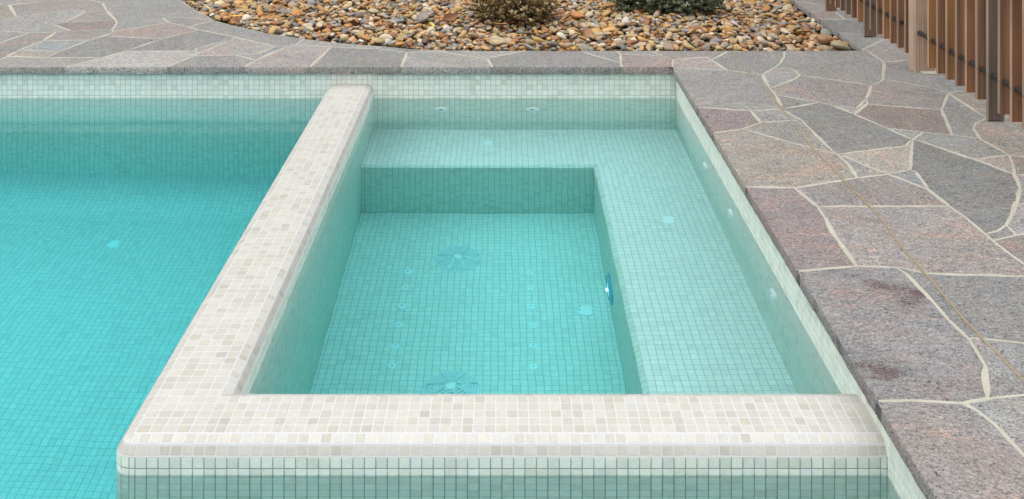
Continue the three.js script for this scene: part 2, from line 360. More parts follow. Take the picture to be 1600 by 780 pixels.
  mesh('grout', bedGeometry([...edgeRows.map((q) => q.p), [V(xI, yBench, zE), V(xR, yBench, zE), V(xR, yBench, zB), V(xI, yBench, zB)], [V(xE, yBench, zI), V(xR, yBench, zI), V(xR, yBench, zE), V(xE, yBench, zE)],
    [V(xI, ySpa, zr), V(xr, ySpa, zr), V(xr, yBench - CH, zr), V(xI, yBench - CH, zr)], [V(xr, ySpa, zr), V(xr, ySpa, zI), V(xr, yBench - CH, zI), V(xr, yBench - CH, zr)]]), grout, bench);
  mesh('core', mergeGeometries([box(xI - 0.05, xR + 0.05, ySpa - 0.1, yBench - CH, zB - 0.05, zr - 0.02), box(xr + 0.02, xR + 0.051, ySpa - 0.101, yBench - CH - 0.001, zr - 0.021, zI + 0.05)]), shellMat, bench);
  const floor = new THREE.Group(); floor.name = 'spa_floor'; spa.add(floor); floor.position.copy(spa.position).negate();
  const ft = plane(V(xI, ySpa, zI), X, nZ, xr - xI, zI - zr, 0.012, 0);
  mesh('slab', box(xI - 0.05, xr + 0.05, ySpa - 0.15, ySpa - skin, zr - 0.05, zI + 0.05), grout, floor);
  chooseSingles([...tiles, ...benchTiles, ...ft], 300);
  mosaic(tiles, spa, rim, true, 'tile', 'wall_mosaic');
  mosaic(benchTiles, spa, bench, true, 'tile', 'bench_mosaic');
  mosaic(ft, spa, floor, true, 'tile', 'floor_mosaic');
}

// ---------------------------------------------------------------- fittings
function lathe(pts, seg = 28) { return new THREE.LatheGeometry(pts.map(([r, y]) => new THREE.Vector2(r, y)).reverse(), seg); }
const jetGeo = lathe([[0.0, 0.004], [0.011, 0.004], [0.013, 0.012], [0.022, 0.0115], [0.032, 0.006], [0.034, -0.004]]), jetHole = lathe([[0, 0.0055], [0.0095, 0.0055], [0.0095, 0.002]], 18);
function jet(x, y, z, axis) {
  const o = new THREE.Group(); o.name = 'jet'; spa.add(o); o.position.set(x, y, z).sub(spa.position);
  if (axis === 'z') o.rotation.x = Math.PI / 2; else o.rotation.z = Math.PI / 2;
  mesh('flange', jetGeo, plastic, o); mesh('nozzle', jetHole, plasticDark, o);
}
for (const x of [-0.3045, 0.1398]) jet(x, yW - 0.167, zB, 'z');
for (const [z, d] of [[-4.128, 0.165], [-3.664, 0.155], [-3.084, 0.15]]) jet(xR, yW - d, z, 'x');
const airGeo = lathe([[0, 0.005], [0.005, 0.005], [0.007, 0.006], [0.014, 0.005], [0.0175, 0.0008]], 20), airHole = lathe([[0, 0.0056], [0.0026, 0.0056], [0.0026, 0.003]], 12);
for (let k = 0; k < 6; k++) for (const x of [-0.3795, 0.1035]) {
  const o = new THREE.Group(); o.name = 'air_jet'; spa.add(o); o.position.set(x + 0.0015 * (k % 2), ySpa, -3.941 + k * 0.1135).sub(spa.position);
  mesh('cap', airGeo, plastic, o); mesh('hole', airHole, plasticDark, o);
}
const coverGeo = lathe([[0, 0.006], [0.026, 0.0058], [0.0295, 0.0035], [0.031, 0.0005]], 30), screwGeo = lathe([[0, 0.0066], [0.0028, 0.0066], [0.0028, 0.004]], 10);
function cover(owner, x, y, z, name = 'return_cover') {
  const o = new THREE.Group(); o.name = name; owner.add(o); o.position.set(x, y, z).sub(owner.position);
  mesh('disc', coverGeo, plastic, o);
  for (const s of [-1, 1]) { const m = mesh('screw', screwGeo, plasticDark, o); m.position.x = s * 0.023; m.position.z = s * 0.004; }
}
cover(spa, -0.072, yBench, -4.676); cover(spa, 0.6425, yBench, -3.893); cover(spa, 0.304, ySpa, -3.688); cover(pool, -1.7215, yFloor, -4.424);
// domed suction grilles in the floor of the spa
{
  const dome = (r) => 0.021 * (1 - Math.pow(r / 0.097, 2.2)) + 0.001, prof = [];
  for (let k = 0; k <= 10; k++) { const r = 0.097 * k / 10; prof.push([r, dome(r) - (k === 10 ? 0.001 : 0.003)]); }
  const ridge = mergeGeometries(Array.from({ length: 7 }, (_, k) => { const r = 0.027 + k * 0.0105, g = new THREE.TorusGeometry(r, 0.0024, 6, 40); g.rotateX(Math.PI / 2); g.translate(0, dome(r) - 0.001, 0); return g; }));
  const body = lathe(prof, 48), hub = lathe([[0, 0.0238], [0.016, 0.0232], [0.02, 0.0195]], 24);
  const wedge = new THREE.Shape(); wedge.moveTo(0.018, -0.002); wedge.lineTo(0.088, -0.009); wedge.lineTo(0.088, 0.009); wedge.lineTo(0.018, 0.002); wedge.closePath();
  const wg = new THREE.ExtrudeGeometry(wedge, { depth: 0.002, bevelEnabled: false, curveSegments: 1 });
  const subdivided = (() => { const p = wg.attributes.position; for (let i = 0; i < p.count; i++) { const x = p.getX(i), y = p.getY(i); p.setZ(i, p.getZ(i) + dome(Math.hypot(x, y)) + 0.003); } wg.computeVertexNormals(); wg.rotateX(-Math.PI / 2); return wg; })();
  for (const [x, z] of [[-0.1845, -4.04], [-0.172, -3.262]]) {
    const o = new THREE.Group(); o.name = 'suction_grille'; spa.add(o); o.position.set(x, ySpa, z).sub(spa.position);
    mesh('dome', body, plasticShade, o); mesh('ridge', ridge, plastic, o); mesh('hub', hub, plastic, o);
    for (let k = 0; k < 8; k++) { const m = mesh('rib', subdivided, plasticShade, o); m.rotation.y = k * Math.PI / 4 + 0.39; }
  }
}
// underwater lamp in the riser of the side bench, switched on
{
  const o = new THREE.Group(); o.name = 'underwater_light'; spa.add(o);
  const lx = xE - CH, ly = yW - 0.80, lz = -3.71;
  o.position.set(lx, ly, lz).sub(spa.position); o.rotation.z = Math.PI / 2;
  mesh('bezel', lathe([[0.05, 0.012], [0.06, 0.013], [0.074, 0.008], [0.078, 0.0]], 36), std([0.16, 0.42, 0.56], 0.2), o);
  const lens = mesh('lens', lathe([[0, 0.015], [0.03, 0.013], [0.052, 0.008]], 30), std([0.55, 0.8, 0.9], 0.1, { emissive: col(0.2, 0.5, 0.75), emissiveIntensity: 0.35 }), o);
  const led = mesh('led', new THREE.SphereGeometry(0.009, 16, 12).scale(1, 0.6, 1), std([0.9, 0.95, 1], 0.4, { emissive: col(0.75, 0.9, 1), emissiveIntensity: 2.2 }), o); led.position.set(0, 0.0155, 0);
  const glow = new THREE.PointLight(col(0.8, 0.92, 1), 0.003, 0, 2); glow.position.set(lx - 0.0165, ly, lz); glow.castShadow = true; glow.shadow.radius = 0.12; scene.add(glow);
}

// ---------------------------------------------------------------- water
const waterMat = new THREE.MeshPhysicalMaterial({ color: 0xffffff, roughness: 0, metalness: 0, transmission: 1, thickness: 1, ior: 1.333, attenuationColor: col(0.58, 0.967, 0.993), attenuationDistance: 1.0, specularIntensity: 0.35 });
const spaWaterMat = waterMat.clone(); spaWaterMat.attenuationColor = col(0.565, 0.97, 0.985);
function ripple(x, z, k) {
  let h = 0; const r = rng(k);
  for (let i = 0; i < 14; i++) { const a = r() * 6.283, l = 0.07 * Math.pow(1.27, i % 9) * (0.8 + 0.4 * r()), p = r() * 6.283; h += Math.sin((x * Math.cos(a) + z * Math.sin(a)) * 6.283 / l + p) * l * 0.00042; }
  return h;
}
function water(name, xs, zs, inside, bottom, k, amp) {
  const P = [], I = [], id = new Map();
  const v = (i, j, low) => { const key = (i * 5000 + j) * 2 + low; if (!id.has(key)) { id.set(key, P.length / 3); P.push(xs[i], low ? bottom : yW + amp * ripple(xs[i], zs[j], k), zs[j]); } return id.get(key); };
  const f = (a, b, c, d) => I.push(a, b, c, a, c, d);
  const has = (i, j) => i >= 0 && j >= 0 && i + 1 < xs.length && j + 1 < zs.length && inside((xs[i] + xs[i + 1]) / 2, (zs[j] + zs[j + 1]) / 2);
  for (let i = 0; i + 1 < xs.length; i++) for (let j = 0; j + 1 < zs.length; j++) if (has(i, j)) {
    f(v(i, j, 0), v(i, j + 1, 0), v(i + 1, j + 1, 0), v(i + 1, j, 0));
    f(v(i, j, 1), v(i + 1, j, 1), v(i + 1, j + 1, 1), v(i, j + 1, 1));
    if (!has(i - 1, j)) f(v(i, j, 1), v(i, j + 1, 1), v(i, j + 1, 0), v(i, j, 0));
    if (!has(i + 1, j)) f(v(i + 1, j + 1, 1), v(i + 1, j, 1), v(i + 1, j, 0), v(i + 1, j + 1, 0));
    if (!has(i, j - 1)) f(v(i + 1, j, 1), v(i, j, 1), v(i, j, 0), v(i + 1, j, 0));
    if (!has(i, j + 1)) f(v(i, j + 1, 1), v(i + 1, j + 1, 1), v(i + 1, j + 1, 0), v(i, j + 1, 0));
  }
  const g = new THREE.BufferGeometry(); g.setAttribute('position', new THREE.Float32BufferAttribute(P, 3)); g.setIndex(I); g.computeVertexNormals();
  // the top keeps its own smooth normals
  const n = g.attributes.normal, p = g.attributes.position;
  for (let i = 0; i < p.count; i++) if (p.getY(i) > bottom + 0.1) { const x = p.getX(i), z = p.getZ(i), e = 0.004, dx = amp * (ripple(x + e, z, k) - ripple(x - e, z, k)) / (2 * e), dz = amp * (ripple(x, z + e, k) - ripple(x, z - e, k)) / (2 * e), l = Math.hypot(dx, 1, dz); n.setXYZ(i, -dx / l, 1 / l, -dz / l); }
  return kind(mesh(name, g, name === 'spa_water' ? spaWaterMat : waterMat), 'structure');
}
{
  const cut = (list, step) => { const out = []; for (let s = 0; s + 1 < list.length; s++) { const n = Math.max(1, Math.round((list[s + 1] - list[s]) / step)); for (let i = 0; i < n; i++) out.push(list[s] + (list[s + 1] - list[s]) * i / n); } out.push(list[list.length - 1]); return out; };
  const mx = (xO + xI) / 2, mz = (zF + zI) / 2;
  water('pool_water', cut([xL - 0.05, mx - 0.01, xR + 0.05], 0.03), cut([zB - 0.05, mz + 0.01, zN + 0.05], 0.03), (x, z) => x < mx - 0.01 || z > mz + 0.01, yFloor - 0.05, 3, 0.75);
  water('spa_water', cut([mx + 0.01, xR + 0.05], 0.02), cut([zB - 0.05, mz - 0.01], 0.02), () => true, ySpa - 0.05, 8, 0.6);
}

// ---------------------------------------------------------------- paving: flagstones in pale mortar
const STONES = [
  ['grey', [0.816, -4.827], [0.816, -4.82], [1.071, -4.774], [1.217, -4.701], [1.196, -4.485], [1.195, -4.386], [1.167, -4.191], [1.032, -4.167], [0.816, -4.216]],
  ['mauve', [0.841, -4.967], [1.017, -5.017], [1.033, -4.96], [1.071, -4.774], [0.816, -4.82]],
  ['grey', [1.158, -5.134], [1.442, -5.133], [1.411, -5.021], [1.354, -4.893], [1.303, -4.816], [1.217, -4.701], [1.071, -4.774], [1.033, -4.96]],
  ['mauve', [0.76, -5.134], [1.158, -5.134], [1.033, -4.96], [1.017, -5.017], [0.841, -4.967], [0.802, -5.027]],
  ['grey', [0.578, -5.134], [0.76, -5.134], [0.802, -5.027], [0.722, -5.052], [0.594, -5.064]],
  ['red', [0.594, -5.064], [0.722, -5.052], [0.802, -5.027], [0.841, -4.967], [0.816, -4.82], [0.816, -4.827], [0.572, -4.827], [0.575, -4.903]],
  ['grey', [0.388, -5.134], [0.578, -5.134], [0.594, -5.064], [0.575, -4.903]],
  ['grey', [-0.082, -4.99], [0.055, -5.089], [0.158, -5.134], [0.388, -5.134], [0.575, -4.903], [0.572, -4.827], [-0.052, -4.827]],
  ['beigegrey', [-0.332, -5.126], [-0.287, -5.141], [-0.089, -5.133], [0.158, -5.134], [0.055, -5.089], [-0.082, -4.99], [-0.192, -5.036]],
  ['grey', [-0.496, -5.1], [-0.332, -5.126], [-0.192, -5.036], [-0.082, -4.99], [-0.052, -4.827], [-0.496, -4.827]],
  ['blue', [-0.66, -5.171], [-0.636, -5.223], [-0.487, -5.171], [-0.333, -5.138], [-0.332, -5.126], [-0.496, -5.1]],
  ['grey', [-0.901, -5.206], [-0.66, -5.171], [-0.496, -5.1], [-0.496, -4.827], [-0.938, -4.827]],
  ['beigegrey', [-1.098, -5.263], [-1.078, -5.38], [-0.908, -5.303], [-0.765, -5.256], [-0.636, -5.223], [-0.66, -5.171], [-0.901, -5.206]],
  ['mauve', [-1.098, -5.263], [-0.901, -5.206], [-0.938, -4.827], [-1.257, -4.827], [-1.231, -4.954], [-1.133, -5.215]],
  ['grey', [-1.69, -5.815], [-1.523, -5.67], [-1.294, -5.499], [-1.078, -5.38], [-1.098, -5.263], [-1.133, -5.215], [-1.193, -5.225], [-1.313, -5.308], [-1.453, -5.416], [-1.524, -5.466], [-1.7, -5.582], [-1.795, -5.662]],
  ['mauve', [-2.003, -5.872], [-1.876, -5.889], [-1.69, -5.815], [-1.795, -5.662], [-1.931, -5.763]],
  ['blue', [-1.193, -5.225], [-1.133, -5.215], [-1.206, -5.045], [-1.231, -4.954], [-1.351, -5.048], [-1.254, -5.066]],
  ['mauve', [-1.464, -5.38], [-1.453, -5.416], [-1.313, -5.308], [-1.193, -5.225], [-1.254, -5.066], [-1.351, -5.048], [-1.561, -5.039], [-1.552, -5.102], [-1.482, -5.316]],
  ['grey', [-1.561, -5.039], [-1.351, -5.048], [-1.231, -4.954], [-1.257, -4.827], [-1.625, -4.827]],
  ['grey', [-1.845, -5.38], [-1.762, -5.499], [-1.7, -5.582], [-1.524, -5.466], [-1.453, -5.416], [-1.464, -5.38], [-1.595, -5.184], [-1.586, -5.133], [-1.945, -5.125], [-1.866, -5.319]],
  ['mauve', [-1.464, -5.38], [-1.482, -5.316], [-1.552, -5.102], [-1.586, -5.133], [-1.595, -5.184]],
  ['light', [-1.945, -5.125], [-1.586, -5.133], [-1.552, -5.102], [-1.561, -5.039], [-1.625, -4.827], [-2.132, -4.827], [-2.009, -4.999]],
  ['beigegrey', [-2.499, -5.021], [-2.289, -5.005], [-2.009, -4.999], [-2.132, -4.827], [-2.617, -4.827], [-2.649, -4.88], [-2.503, -4.961]],
  ['grey', [-2.289, -5.005], [-2.281, -5.114], [-2.222, -5.357], [-2.177, -5.442], [-1.845, -5.38], [-1.866, -5.319], [-1.945, -5.125], [-2.009, -4.999]],
  ['beige', [-2.502, -5.027], [-2.501, -5.147], [-2.281, -5.114], [-2.289, -5.005]],
  ['blue', [-2.501, -5.147], [-2.465, -5.344], [-2.222, -5.357], [-2.281, -5.114]],
  ['mauve', [-2.482, -5.523], [-2.415, -5.568], [-2.193, -5.589], [-2.165, -5.536], [-2.198, -5.416], [-2.222, -5.357], [-2.465, -5.344]],
  ['mauve', [-2.622, -5.517], [-2.482, -5.523], [-2.465, -5.344], [-2.501, -5.147], [-2.502, -5.027], [-2.504, -4.963], [-2.656, -4.891], [-2.726, -5.021], [-2.672, -5.296]],
  ['grey', [-3.006, -5.536], [-2.804, -5.558], [-2.622, -5.517], [-2.672, -5.296], [-2.733, -5.033]],
  ['grey', [-3.067, -5.649], [-2.933, -5.815], [-2.886, -5.91], [-2.635, -6.107], [-2.537, -6.052], [-2.534, -5.758], [-2.572, -5.708], [-2.415, -5.568], [-2.482, -5.523], [-2.622, -5.517], [-2.804, -5.558], [-3.006, -5.536]],
  ['mauve', [-2.537, -6.052], [-2.416, -6.073], [-2.267, -5.829], [-2.534, -5.758]],
  ['red', [-2.572, -5.708], [-2.534, -5.758], [-2.267, -5.829], [-2.227, -5.742], [-2.193, -5.589], [-2.415, -5.568]],
  ['grey', [-2.529, -6.291], [-2.645, -6.376], [-2.836, -6.838], [-2.363, -6.929], [-2.244, -6.705], [-2.132, -6.496], [-2.06, -6.376], [-1.92, -6.145], [-1.754, -5.922], [-1.69, -5.815], [-1.876, -5.889], [-2.003, -5.872], [-1.931, -5.763], [-2.171, -5.551], [-2.193, -5.589], [-2.227, -5.742], [-2.267, -5.829], [-2.416, -6.073]],
  ['red', [-2.168, -5.543], [-1.931, -5.763], [-1.795, -5.662], [-1.7, -5.582], [-1.762, -5.499], [-1.845, -5.38], [-2.177, -5.442]],
  ['mauve', [-2.886, -5.91], [-3.078, -6.226], [-2.879, -6.357], [-2.645, -6.376], [-2.529, -6.291], [-2.416, -6.073], [-2.537, -6.052], [-2.635, -6.107]],
  ['beige', [-3.41, -6.28], [-3.097, -6.242], [-2.886, -5.91], [-2.933, -5.815], [-3.075, -5.664]],
  ['mauve', [-3.688, -6.793], [-2.836, -6.838], [-2.645, -6.376], [-2.879, -6.357], [-3.097, -6.242], [-3.41, -6.28]],
  ['grey', [1.303, -4.816], [1.391, -4.79], [1.391, -4.691], [1.356, -4.64], [1.196, -4.485], [1.217, -4.701]],
  ['mauve', [1.391, -4.691], [1.67, -4.534], [1.574, -4.333], [1.506, -4.234], [1.485, -4.199], [1.393, -4.248], [1.351, -4.282], [1.195, -4.386], [1.196, -4.485], [1.356, -4.64]],
  ['grey', [1.195, -4.386], [1.351, -4.282], [1.167, -4.191]],
  ['grey', [1.442, -5.133], [1.85, -5.133], [1.871, -5.18], [1.871, -4.914], [1.759, -4.628], [1.723, -4.579], [1.67, -4.534], [1.391, -4.691], [1.391, -4.79], [1.303, -4.816], [1.354, -4.893], [1.411, -5.021]],
  ['mauve', [1.574, -4.333], [1.549, -4.256], [1.449, -4.124], [1.395, -4.242], [1.393, -4.248], [1.485, -4.199]],
  ['mauve', [1.759, -4.628], [1.924, -4.493], [1.967, -4.413], [1.868, -4.242], [1.834, -4.181], [1.549, -4.256], [1.574, -4.333], [1.67, -4.534], [1.723, -4.579]],
  ['red', [1.549, -4.256], [1.834, -4.181], [1.741, -3.875], [1.643, -3.907], [1.517, -3.956], [1.449, -4.124]],
  ['grey', [1.967, -4.413], [1.969, -4.145], [1.985, -4.082], [1.902, -4.022], [1.863, -3.956], [1.829, -3.835], [1.741, -3.875], [1.834, -4.181], [1.868, -4.242]],
  ['blue', [1.517, -3.956], [1.643, -3.907], [1.564, -3.825]],
  ['dark', [1.167, -4.191], [1.351, -4.282], [1.393, -4.248], [1.395, -4.242], [1.449, -4.124], [1.517, -3.956], [1.564, -3.825], [1.514, -3.758], [1.229, -3.67], [1.22, -3.708], [1.211, -3.949], [1.209, -4.052]],
  ['beigegrey', [0.944, -3.946], [1.036, -4.021], [1.209, -4.052], [1.211, -3.949], [1.22, -3.708], [1.229, -3.67], [1.099, -3.786]],
  ['grey', [1.032, -4.167], [1.167, -4.191], [1.209, -4.052], [1.036, -4.021]],
  ['purple', [0.816, -4.216], [1.032, -4.167], [1.036, -4.021], [0.944, -3.946], [0.816, -3.896]],
  ['beige', [0.816, -3.896], [0.944, -3.946], [1.099, -3.786], [1.229, -3.67], [1.234, -3.578], [1.221, -3.447], [0.979, -3.357], [0.816, -3.368]],
  ['mauve', [0.979, -3.357], [1.221, -3.447], [1.34, -3.479], [1.424, -3.35], [1.434, -3.212], [1.009, -3.206]],
  ['grey', [1.229, -3.67], [1.34, -3.479], [1.221, -3.447], [1.234, -3.578]],
  ['beige', [1.229, -3.67], [1.514, -3.758], [1.564, -3.825], [1.433, -3.52], [1.34, -3.479]],
  ['blue', [1.34, -3.479], [1.433, -3.52], [1.445, -3.499], [1.424, -3.35]],
  ['dark', [1.564, -3.825], [1.585, -3.81], [1.704, -3.618], [1.777, -3.479], [1.753, -3.402], [1.737, -3.358], [1.674, -3.253], [1.601, -3.145], [1.545, -3.07], [1.501, -3.03], [1.452, -3.008], [1.447, -3.121], [1.434, -3.212], [1.424, -3.35], [1.445, -3.499], [1.433, -3.52]],
  ['grey', [1.564, -3.825], [1.643, -3.907], [1.741, -3.875], [1.829, -3.835], [1.855, -3.663], [1.71, -3.621], [1.585, -3.81]],
  ['mauve', [1.71, -3.621], [1.855, -3.663], [1.816, -3.559], [1.777, -3.479]],
  ['beige', [1.985, -4.082], [2.294, -4.1], [2.013, -3.596], [1.855, -3.663], [1.829, -3.835], [1.863, -3.956], [1.902, -4.022]],
  ['mauve', [1.855, -3.663], [2.013, -3.596], [1.926, -3.442], [1.78, -3.476], [1.816, -3.559]],
  ['grey', [1.78, -3.476], [1.926, -3.442], [1.806, -3.228], [1.664, -3.233], [1.737, -3.358]],
  ['mauve', [1.664, -3.233], [1.806, -3.228], [1.701, -3.039], [1.542, -3.001], [1.545, -3.07], [1.601, -3.145]],
  ['grey', [1.545, -3.07], [1.542, -3.001], [1.453, -2.965], [1.452, -3.008], [1.501, -3.03]],
  ['mauve', [1.453, -2.965], [1.542, -3.001], [1.703, -3.043], [1.533, -2.739], [1.479, -2.743], [1.469, -2.818], [1.461, -2.873]],
  ['mauve', [1.009, -3.206], [1.434, -3.212], [1.447, -3.121], [1.452, -3.008], [1.453, -2.965], [1.461, -2.873], [1.469, -2.818], [1.479, -2.743], [1.431, -2.745], [1.168, -2.763], [1.102, -2.798], [0.993, -2.805], [0.995, -2.974], [1.006, -3.121]],
  ['purple', [0.816, -3.368], [0.979, -3.357], [1.009, -3.206], [1.006, -3.121], [0.995, -2.974], [0.993, -2.805], [0.816, -2.774]],
  ['stain', [0.816, -2.774], [0.993, -2.805], [1.102, -2.798], [1.114, -2.766], [1.123, -2.607], [1.123, -2.519], [1.134, -2.431], [1.119, -2.318], [1.065, -2.196], [1, -2.177], [0.894, -2.187], [0.816, -2.184]],
  ['grey2', [1.102, -2.798], [1.168, -2.763], [1.431, -2.745], [1.531, -2.735], [1.342, -2.398], [1.258, -2.414], [1.144, -2.437], [1.134, -2.431], [1.123, -2.519], [1.123, -2.607], [1.114, -2.766]],
  ['grey2', [1.144, -2.437], [1.258, -2.414], [1.342, -2.398], [1.243, -2.221], [1.15, -2.206], [1.077, -2.196], [1.065, -2.196], [1.119, -2.318], [1.134, -2.431]],
  ['grey2', [1.009, -2.177], [1.077, -2.196], [1.15, -2.206], [1.243, -2.221], [1.066, -1.905], [1.046, -2.007], [1.037, -2.099], [1.022, -2.148]],
  ['mauve2', [0.816, -2.184], [0.894, -2.187], [1, -2.177], [1.022, -2.148], [1.037, -2.099], [1.046, -2.007], [1.066, -1.905], [1.052, -1.798], [0.946, -1.616], [0.816, -1.616]],
  ['mauve', [1.85, -6.906], [2.404, -6.906], [2.226, -6.224], [2.007, -6.103], [2.009, -6.242], [1.881, -6.337], [1.85, -6.376]],
  ['mauve', [1.85, -6.376], [1.881, -6.337], [2.009, -6.242], [2.007, -6.103], [1.85, -6.039]],
  ['red', [1.85, -6.039], [2.007, -6.103], [1.998, -5.831], [1.85, -5.855]],
  ['grey', [2.007, -6.103], [2.226, -6.224], [2.404, -6.906], [2.802, -6.906], [2.669, -6.008], [2.352, -5.618], [1.998, -5.831]],
  ['grey', [1.85, -5.855], [1.998, -5.831], [2.352, -5.618], [2.596, -5.68], [2.372, -5.499], [2.051, -5.385], [1.974, -5.462], [1.85, -5.528]],
  ['grey', [1.85, -5.528], [1.974, -5.462], [2.051, -5.385], [1.871, -5.18], [1.85, -5.184]],
  ['mauve', [1.871, -5.18], [2.04, -5.357], [2.372, -5.499], [2.23, -5.021], [2.003, -4.952], [1.871, -4.914]],
  ['grey', [1.871, -4.914], [2.003, -4.952], [2.23, -5.021], [2.418, -4.64], [2.063, -4.451], [1.987, -4.424], [1.967, -4.413], [1.924, -4.493], [1.759, -4.628]],
  ['beige', [1.987, -4.424], [2.063, -4.451], [2.418, -4.64], [2.5, -4.367], [2.294, -4.1], [1.985, -4.082], [1.969, -4.145], [1.967, -4.413]],
];
const GRAVEL_EDGE = [[-2.363, -6.929], [-2.244, -6.705], [-2.132, -6.496], [-2.060, -6.376], [-1.920, -6.145], [-1.754, -5.922], [-1.690, -5.815], [-1.523, -5.670], [-1.294, -5.499], [-1.078, -5.380], [-0.908, -5.303], [-0.765, -5.256], [-0.636, -5.223], [-0.487, -5.171], [-0.287, -5.141], [-0.089, -5.133], [1.839, -5.133]];
const xG = 74 * T, zGB = -8.2, xC = 0.816, zC = zB + 0.02;
const paving = kind(base('paving'), 'structure');
function flat(points, y, depth, holes = []) {              // a slab between y - depth and y over a plan outline
  const s = new THREE.Shape(points.map(([x, z]) => new THREE.Vector2(x, -z)));
  for (const h of holes) s.holes.push(new THREE.Path(h.map(([x, z]) => new THREE.Vector2(x, -z))));
  const g = new THREE.ExtrudeGeometry(s, { depth, bevelEnabled: false, curveSegments: 1 });
  g.rotateX(-Math.PI / 2); g.translate(0, y - depth, 0);
  const uv = g.attributes.uv; for (let i = 0; i < uv.count; i++) uv.setXY(i, uv.getX(i) / 0.4, uv.getY(i) / 0.4);
  return g;
}
const bedOutline = [[-4.0, -8.2], ...GRAVEL_EDGE.map(([x, z]) => [x, z]), [xG, GRAVEL_EDGE[GRAVEL_EDGE.length - 1][1]], [xG, zGB]];
{
  const rect = [[xL + 0.018, zC - 0.005], [xC + 0.005, zC - 0.005], [xC + 0.005, zN - 0.018], [xL + 0.018, zN - 0.018]];
  mesh('mortar', flat([[-6.5, -8.6], [2.75, -8.6], [2.75, 2.2], [-6.5, 2.2]], -0.0017, 0.0325, [rect, bedOutline.map(([x, z]) => [x > 1.8 ? x + 0.006 : x, z > -5.2 ? z + 0.006 : z])]), mortarMat, paving);
}
function flagstone(P, toneName, seed, thick = 0.034) {
  const r = rng(seed * 7919 + 13), n = P.length, W = 0.0038, cx = P.reduce((a, p) => a + p[0], 0) / n, cz = P.reduce((a, p) => a + p[1], 0) / n;
  // inset by half a joint
  let Q = P.map((p, i) => {
    const a = P[(i + n - 1) % n], b = P[(i + 1) % n], e1 = [p[0] - a[0], p[1] - a[1]], e2 = [b[0] - p[0], b[1] - p[1]], l1 = Math.hypot(...e1), l2 = Math.hypot(...e2);
    const n1 = [-e1[1] / l1, e1[0] / l1], n2 = [-e2[1] / l2, e2[0] / l2], m = [n1[0] + n2[0], n1[1] + n2[1]], d = Math.max(0.45, (m[0] * m[0] + m[1] * m[1]) / 2);
    const q = [p[0] + m[0] / d * W, p[1] + m[1] / d * W];
    if (Math.abs(p[0] - xC) < 0.002 && p[1] > zC - 0.002) q[0] = xC;          // flush with the edge of the pool
    if (Math.abs(p[1] - zC) < 0.002 && p[0] < xC + 0.002) q[1] = zC;
    if (Math.abs(p[0] - xG) < 0.002 && p[1] < -5.1) q[0] = xG;
    return q;
  });
  // rough edges
  const out = [], wob = Array.from({ length: 40 }, () => r());
  Q.forEach((p, i) => {
    const b = Q[(i + 1) % n], l = Math.hypot(b[0] - p[0], b[1] - p[1]), k = Math.max(1, Math.round(l / 0.022)), nx = -(b[1] - p[1]) / l, nz = (b[0] - p[0]) / l;
    const atPool = (Math.abs(p[0] - xC) < 0.01 && Math.abs(b[0] - xC) < 0.01) || (Math.abs(p[1] - zC) < 0.01 && Math.abs(b[1] - zC) < 0.01);
    const ph = r() * 6.28, big = r() < 0.4 ? 0.004 : 0.001, small = l < 0.12 ? 0.3 : 1;
    for (let s = 0; s < k; s++) {
      const t = s / k, edge = Math.min(1, 4 * t, 4 * (1 - t) + 0.2);
      const off = atPool ? (wob[(i * 7 + s) % 40] - 0.5) * 0.0016 : small * edge * (0.0015 + 0.0042 * wob[(i * 5 + s) % 40] * wob[(i * 3 + s * 2) % 40] + big * Math.max(0, Math.sin(ph + t * l * 17)));
      out.push([p[0] + (b[0] - p[0]) * t + nx * off, p[1] + (b[1] - p[1]) * t + nz * off, atPool ? 1 : 0]);
    }
  });
  const m = out.length, normals = out.map((p, i) => { const a = out[(i + m - 1) % m], b = out[(i + 1) % m], ex = b[0] - a[0], ez = b[1] - a[1], l = Math.hypot(ex, ez) || 1; return [ez / l, -ex / l]; });
  const B = 0.0024, y0 = (r() - 0.5) * 0.0012, tx = (r() - 0.5) * 0.0016, tz = (r() - 0.5) * 0.0016, hy = (x, z) => y0 + (x - cx) * tx + (z - cz) * tz;
  const inner = out.map((p, i) => [p[0] - normals[i][0] * B, p[1] - normals[i][1] * B]);
  const pos = [], nor = [], idx = [], uv = [], rot = r() * 0.8 - 0.4 + (r() < 0.3 ? 1.57 : 0), cs = Math.cos(rot), sn = Math.sin(rot), ou = r(), ov = r();
  const along = [0]; for (let i = 0; i < m; i++) along.push(along[i] + Math.hypot(out[(i + 1) % m][0] - out[i][0], out[(i + 1) % m][1] - out[i][1]));
  const add = (x, y, z, nx, ny, nz, lift = 0, run = -1) => { pos.push(x, y, z); nor.push(nx, ny, nz); const X2 = x + nx * 0, Z2 = z; if (run >= 0) uv.push(ou + lift / STONE_SIZE, ov + run / STONE_SIZE); else uv.push(ou + (X2 * cs - Z2 * sn) / STONE_SIZE, ov + (X2 * sn + Z2 * cs) / STONE_SIZE); return pos.length / 3 - 1; };
  inner.forEach(([x, z]) => add(x, hy(x, z), z, 0, 1, 0));
  const contour = inner.map(([x, z]) => new THREE.Vector2(x, -z));
  const area = THREE.ShapeUtils.area(contour);
  for (const [a, b, c] of THREE.ShapeUtils.triangulateShape(contour, [])) { const w = (contour[b].x - contour[a].x) * (contour[c].y - contour[a].y) - (contour[b].y - contour[a].y) * (contour[c].x - contour[a].x); if (w > 0) idx.push(a, b, c); else idx.push(a, c, b); }
  const ring = (fa, fb) => { const s = pos.length / 3; for (let i = 0; i < m; i++) { fa(i); fb(i); } for (let i = 0; i < m; i++) { const a = s + 2 * i, b = s + 2 * ((i + 1) % m); idx.push(a, b, b + 1, a, b + 1, a + 1); } };
  const N = normals;
